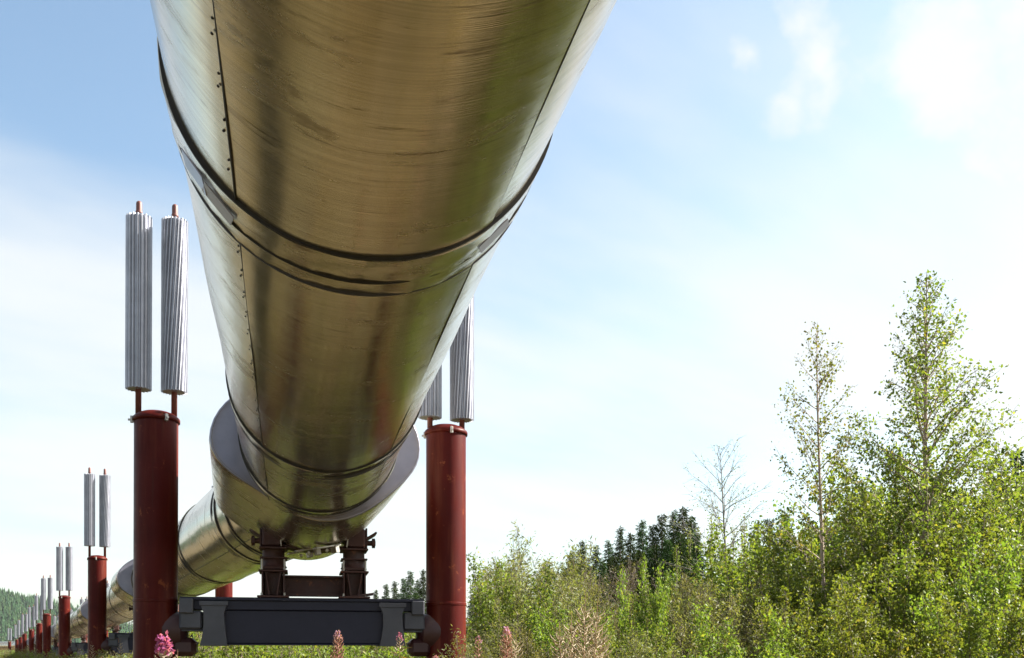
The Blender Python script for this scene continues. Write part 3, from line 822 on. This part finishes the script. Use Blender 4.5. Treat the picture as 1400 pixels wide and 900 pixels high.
# --- shrubs
def ring_crown(w): return lambda h: w * (math.sin(max(.02, min(1, h * 1.02)) * math.pi) ** .5 * .75 + .12)
SH_B = [woody('shrub', 3.4, 80 + i, ring_crown(.66), 22, 76, .068, .10, (25, 60), stems=7, spread=.34, twigs=5, sc=.05) for i in range(3)]
SH_W = [woody('shrub', 3.2, 90 + i, ring_crown(.62), 22, 66, .080, .10, (35, 68), stems=9, spread=.33, twigs=6, sc=.07, lw=.26) for i in range(2)]
SH_D = [woody('shrub', 3.2, 96, ring_crown(.55), 22, 26, .055, .10, (35, 68), stems=8, spread=.30, twigs=8, sc=.07, lw=.3)]
SH_L = [woody('shrub', 1.9, 100 + i, ring_crown(.42), 16, 50, .075, .05, (25, 65), stems=8, spread=.42, twigs=5, sc=.07, lw=.4) for i in range(3)]
def shrub(bank, H0, px, top, d, lmat, label, group, wide=1.0, wmat='bark'):
    wm, lm = bank[random.randrange(len(bank))]; H = EYE + (900 - top) / F * d; k = H / H0
    return plant('shrub', wm, lm, wmat, lmat, (px2x(px, d), d, -.02), random.random() * 6, k * wide * random.uniform(.9, 1.1), label, 'shrub', group, 'stems', 'foliage', sz=k)
SKY_PX = [600, 640, 690, 720, 745, 780, 820, 860, 900, 960, 1000, 1050, 1100, 1150, 1200, 1260, 1320, 1400, 1560]
SKY_Y = [866, 845, 785, 768, 762, 800, 832, 832, 812, 775, 752, 722, 708, 676, 646, 625, 612, 625, 612]
ZONES = ((690, 'close to the nearest right post'), (770, 'under the tallest willow'), (850, 'behind the dry seed plumes'), (930, 'under the dark spruce stand'),
         (1040, 'under the thin bare tree'), (1130, 'left of the airy birch'), (1200, 'right of the airy birch'), (1270, 'left of the tallest birch'), (1330, 'right of the tallest birch'), (9999, 'by the right edge'))
ROWS = {27: 'rearmost row', 22: 'second-to-last row', 17.5: 'middle row', 13.5: 'second row', 10.5: 'front row'}
def zone(px): return next(z for lim, z in ZONES if px < lim)
def skyl(px): return float(np.interp(px, SKY_PX, SKY_Y))
for d, k, step in ((27, 1.0, 1.15), (22, .93, 1.05), (17.5, .80, .95), (13.5, .60, .85), (10.5, .40, .75)):
    px = 648 + random.random() * 20
    while px < 1500:
        top = 900 - (900 - skyl(px)) * k * random.uniform(.82, 1.06)
        dd = d + random.uniform(-1.3, 1.3)
        if px < 880 and random.random() < (.62 if d > 15 else .4):
            shrub(SH_W, 3.2, px, top, dd, 'willow_leaf', 'olive willow shrub in the thicket\'s ' + ROWS[d] + ', ' + zone(px), 'willow shrubs in the right thicket', 1.05)
        elif 1000 > px and random.random() < .3:
            shrub(SH_W, 3.2, px, top, dd, 'willow_leaf', 'olive willow shrub in the thicket\'s ' + ROWS[d] + ', ' + zone(px), 'willow shrubs in the right thicket')
        else:
            shrub(SH_B, 3.4, px, top, dd, 'birch_leaf' if px > 1080 or random.random() < .4 else 'bright_leaf', 'broad-leaved shrub in the thicket\'s ' + ROWS[d] + ', ' + zone(px), 'broad-leaved shrubs in the right thicket')
        px += step * random.uniform(.8, 1.2) / d * F * (1.15 if d < 15 else 1)
shrub(SH_W, 3.2, 738, 738, 24, 'willow_leaf', 'tallest olive willow shrub at the left end of the thicket', None, .9)
for k_, (px, top, dd) in enumerate(((795, 768, 31), (818, 775, 33), (842, 785, 32))):
    shrub(SH_D, 3.2, px, top, dd, 'dull_leaf', ('left', 'middle', 'right')[k_] + ' one of three dull brown shrubs in front of the spruces', 'dull brown shrubs in front of the spruces', 1.25)
shrub(SH_B, 3.4, 882, 778, 15, 'bright_leaf', 'bright yellow-green young birch bush with pointed top in front of the dark gap', None, .62)
shrub(SH_B, 3.4, 700, 770, 17, 'bright_leaf', 'bright green leafy bush at the left end of the thicket', None, .75)
# low growth round and behind the supports
for d, a, b, t0, t1, n in ((15.5, 255, 640, 886, 864, 11), (20, 245, 660, 882, 850, 16), (26, 230, 660, 876, 842, 17), (34, 250, 660, 872, 850, 16), (46, 185, 660, 870, 848, 16), (70, 150, 640, 868, 848, 16)):
    for i in range(n):
        px = a + (b - a) * (i + random.random()) / n
        shrub(SH_L, 1.9, px, random.uniform(t1, t0), d + random.uniform(-2, 2), random.choice(('bright_leaf', 'willow_leaf', 'bright_leaf')), ('near' if d < 18 else 'mid-distance' if d < 30 else 'far' if d < 60 else 'farthest') + ' low green shrub ' + ('left of the nearest left post' if px < 178 else 'seen below the left end of the cross beam' if px < 330 else 'seen below the middle of the cross beam' if px < 450 else 'seen below the right end of the cross beam' if px < 580 else 'beside the nearest right post'), 'low shrubs behind the nearest support', 1.2 if d > 30 else 1.0)
for d, a, b, t0, t1, n in ((24, 95, 172, 899, 890, 4), (34, 150, 178, 892, 882, 2), (36, 20, 130, 898, 890, 5), (52, -20, 110, 897, 889, 7), (80, -30, 120, 895, 886, 8), (120, -30, 90, 893, 886, 9), (180, -40, 80, 890, 884, 10)):
    for i in range(n):
        px = a + (b - a) * (i + random.random()) / n
        shrub(SH_L, 1.9, px, random.uniform(t1, t0), d + random.uniform(-3, 3), 'bright_leaf', ('nearest' if d < 30 else 'near' if d < 45 else 'mid-distance' if d < 70 else 'far' if d < 100 else 'remote' if d < 150 else 'farthest') + ' low shrub among left supports, ' + ('by the left edge' if px < 30 else 'near the farther posts' if px < 75 else 'near the third post' if px < 115 else 'near the second post'), 'low shrubs along the far supports', 1.4)

# --- fireweed and dry plumes
def fireweed(H, seed, pods, flowers, head=.42, podlen=.075, fl=.055):
    rng = np.random.default_rng(seed); parts = {}
    st = curve((0, 0, -.05), (rng.normal() * .01, rng.normal() * .01, 1), H, 12, 0, .007, rng)
    b = MB(); b.tube(st, [.0065 * (1 - i / 15) for i in range(13)], 6, False); parts['stem'] = b.mesh('stem', True)
    lp = []; ax = []
    for i in range(46):
        s = .12 + (.93 - head) * (i / 46); p, _ = along(st, s); a = i * 2.4; lp.append(p); ax.append((math.cos(a), math.sin(a), .25))
    parts['leaf_whorl'] = leaves('leaf_whorl', np.array(lp), rng.uniform(.09, .15, len(lp)), .18, np.array(ax) * 1.6, rng=rng)
    b = MB()
    for i in range(pods):
        s = 1 - head + head * .86 * i / pods; p, _ = along(st, s); a = i * 2.399; k = 1 - .55 * i / pods
        o = np.array([math.cos(a), math.sin(a), 0]); L = podlen * k * rng.uniform(.8, 1.2)
        pts = [p, p + o * L * .5 + np.array([0, 0, L * .15]), p + o * L * .9 + np.array([0, 0, L * .5]), p + o * L * 1.05 + np.array([0, 0, L * .85])]
        b.tube(pts, [.002, .0042, .0038, .0012], 4, False)
    parts['seed_pods'] = b.mesh('seed_pods', True)
    lp = []; ax = []
    for i in range(flowers):
        q_ = i / max(1, flowers - 1); s = 1 - fl * (1 - q_) / H; p, _ = along(st, s); a = i * 2.4; r = .004 + .020 * (1 - q_)
        c = p + np.array([math.cos(a), math.sin(a), .3]) * r
        for q in range(4): lp.append(c + rng.normal(size=3) * .004); ax.append((math.cos(a) * .6 + rng.normal() * .5, math.sin(a) * .6 + rng.normal() * .5, rng.normal() * .5))
    if lp: parts['flowers'] = leaves('flowers', np.array(lp), rng.uniform(.010, .018, len(lp)), .85, np.array(ax), rng=rng)
    return parts
FWM = {'stem': 'weed_stem', 'leaf_whorl': 'weed_leaf', 'seed_pods': 'pod', 'flowers': 'petal'}
def place_weed(px, top, d, pods, flowers, label, group=None, head=.42, podlen=.075, seed=None, lean=0.0, name='fireweed', rosy=False):
    H = EYE + (900 - top) / F * d
    parts = fireweed(H, seed or int(px * 7 + top), pods, flowers, head, podlen)
    r = empty(name, (px2x(px, d), d, 0), random.random() * 6 if not lean else 0); r.rotation_euler.y = lean
    for k, me in parts.items(): obj(k, me, M[{'flowers': 'pale_petal', 'seed_pods': 'rosy_pod'}.get(k, FWM[k]) if rosy else FWM[k]], r)
    return tag(r, label, 'flower', group)
place_weed(219, 850, 3.4, 90, 46, 'fireweed with pink tip and pale curled seed pods before the nearest left post', None, .28, .062)
place_weed(458, 853, 7.0, 90, 12, 'reddish pink fireweed spike in front of the navy cross beam', None, .22, .06, rosy=True)
place_weed(548, 858, 8.5, 14, 9, 'small pink fireweed blossom by the right end of the cross beam', None, .1, .04)
place_weed(592, 888, 7.2, 30, 22, 'pink fireweed top at the foot of the nearest right post', None, .18, .05, rosy=True)
place_weed(628, 890, 7.6, 24, 14, 'smaller pink fireweed top on the lit side of the right post', None, .15, .05, rosy=True)
place_weed(693, 848, 6.5, 120, 22, 'rosy fireweed with dense tan seed head right of the red post', None, .30, .075, rosy=True)
place_weed(703, 856, 6.9, 100, 0, 'tan fireweed seed head behind the rosy one', None, .33, .075)
place_weed(652, 862, 8.0, 26, 12, 'pale pink fireweed close beside the red post', None, .2, .05, rosy=True)
for i, (px, top, d, ln) in enumerate(((792, 800, 6.0, .03), (800, 808, 6.2, .06), (776, 838, 6.1, -.02), (806, 842, 6.4, .05), (783, 826, 6.3, .0))):
    place_weed(px, top, d, 85, 0, ('tallest upright', 'second tallest leaning', 'leftmost short', 'rightmost short', 'middle short')[i] + ' dry tan seed plume in the pale clump before the thicket', 'dry tan seed plumes before the thicket', .42, .11, 300 + i, ln, 'seed_plume')
for k_, (px, top, d) in enumerate(((160, 868, 14), (240, 880, 9), (128, 872, 16), (255, 886, 12), (106, 878, 18))):
    place_weed(px, top, d, 36, 0, 'dull weed stalk growing ' + ('left of the nearest left post', 'in front of the left corbel', 'at the foot of the second support', 'under the left end of the cross beam', 'between the second and third supports')[k_], 'weed stalks at the left posts', .3, .06)

# --- meadow grass round the supports
def grass_field(n, x0, x1, y0, y1, h0, h1, seed):
    rng = np.random.default_rng(seed)
    x = rng.uniform(x0, x1, n); y = rng.uniform(y0, y1, n)
    cl = np.sin(x * 1.3 + 2) * np.cos(y * .9) + np.sin(x * .37 + y * .6); keep = cl + rng.normal(size=n) * .8 > -.3
    x = x[keep]; y = y[keep]; n = len(x); h = rng.uniform(h0, h1, n); a = rng.uniform(0, 6.28, n); w = rng.uniform(.005, .011, n); ln = rng.uniform(.05, .45, n) * h
    b = rng.uniform(0, 6.28, n)
    z = np.full(n, -.05)
    P0 = np.stack([x - np.cos(a) * w, y - np.sin(a) * w, z], 1); P1_ = np.stack([x + np.cos(a) * w, y + np.sin(a) * w, z], 1)
    mx, my = x + np.cos(b) * ln * .3, y + np.sin(b) * ln * .3
    P2 = np.stack([mx + np.cos(a) * w * .7, my + np.sin(a) * w * .7, h * .6], 1); P3 = np.stack([mx - np.cos(a) * w * .7, my - np.sin(a) * w * .7, h * .6], 1)
    P4 = np.stack([x + np.cos(b) * ln, y + np.sin(b) * ln, h], 1)
    v = np.stack([P0, P1_, P2, P3, P4], 1).reshape(-1, 3); i = np.arange(n)[:, None] * 5
    q = np.concatenate([i + [[0, 1, 2]], i + [[0, 2, 3]], i + [[3, 2, 4]]], 1).reshape(-1, 3)
    return fast_mesh('meadow_grass', v, q)
tag(obj('meadow_grass', grass_field(90000, -16, 18, -3, 34, .25, .95, 5), M['grass']), 'tall green and straw meadow grass under the pipeline', 'grass', kind='stuff')

# --- far forest on the hills: one mass
def far_forest(hp, v, n, count, seed):
    rng = np.random.default_rng(seed); cx_, cy_, rx, ry, h, _ = hp
    P = np.array([tuple(p) for p in v]).reshape(n, n, 3)
    a = rng.uniform(-.97, .97, count); b = rng.uniform(-.97, .3, count)
    fi = (a + 1) / 2 * (n - 1); fj = (b + 1) / 2 * (n - 1); i = fi.astype(int); j = fj.astype(int); fi -= i; fj -= j
    z = (P[j, i, 2] * (1 - fi) + P[j, i + 1, 2] * fi) * (1 - fj) + (P[j + 1, i, 2] * (1 - fi) + P[j + 1, i + 1, 2] * fi) * fj
    x = cx_ + a * rx; y = cy_ + b * ry; H = rng.uniform(7, 14, count); w = H * rng.uniform(.13, .24, count)
    k = 5; verts = []; faces = []
    for c in range(3):                      # three ragged tiers per tree
        zb = z + H * (.08 + .28 * c); zt = z + H * (.50 + .25 * c); ww = w * (1.0 - .27 * c)
        ang = rng.uniform(0, 6.28, count)[:, None] + np.arange(k)[None] * 2 * np.pi / k
        rr = ww[:, None] * rng.uniform(.7, 1.3, (count, k))
        base = np.stack([x[:, None] + np.cos(ang) * rr, y[:, None] + np.sin(ang) * rr, zb[:, None] + rng.uniform(-.5, .5, (count, k))], 2)
        apex = np.stack([x, y, zt], 1)[:, None]
        off = sum(len(q) for q in verts); vv = np.concatenate([base, apex], 1).reshape(-1, 3); verts.append(vv)
        s = np.arange(count)[:, None, None] * (k + 1) + off
        t = np.array([[q, (q + 1) % k, k] for q in range(k)])[None]
        faces.append((s + t).reshape(-1, 3))
    return fast_mesh('hill_forest', np.concatenate(verts), np.concatenate(faces))
for (hp, v, n), c, lab in zip(hill_samples, (7000, 4000), ('dark green forest covering the hill at the far left', 'faint distant forest on the low ridge behind the supports')):
    tag(obj('hill_forest', far_forest(hp, v, n, c, 3), M['far_needle']), lab, 'forest', kind='stuff')

# things that would share a label are told apart by their order from the left of the picture
same = {}
for o in list(COL.objects):
    if o.parent is None and 'label' in o and 'kind' not in o: same.setdefault(o['label'], []).append(o)
for lab, os_ in same.items():
    if len(os_) > 1:
        os_.sort(key=lambda o: o.location.x / max(1.0, o.location.y))
        for k, o in enumerate(os_): o['label'] = lab + ', ' + ORD[k] + ' from left'

# ------------------------------------------------------------------ air
HAZE = 0.00005
b = MB(); b.box((0, 1500, 50), (8200, 9200, 108)); hz = b.obj('haze', None)
t = NT('thin_summer_haze'); pv = t.n('ShaderNodeVolumePrincipled'); pv.inputs['Color'].default_value = (.86, .92, 1.0, 1); pv.inputs['Density'].default_value = HAZE
o = t.n('ShaderNodeOutputMaterial'); t.l(pv.outputs[0], o.inputs['Volume']); hz.data.materials.append(t.m)
tag(hz, 'thin pale summer haze filling the air over the valley', 'haze', kind='stuff')
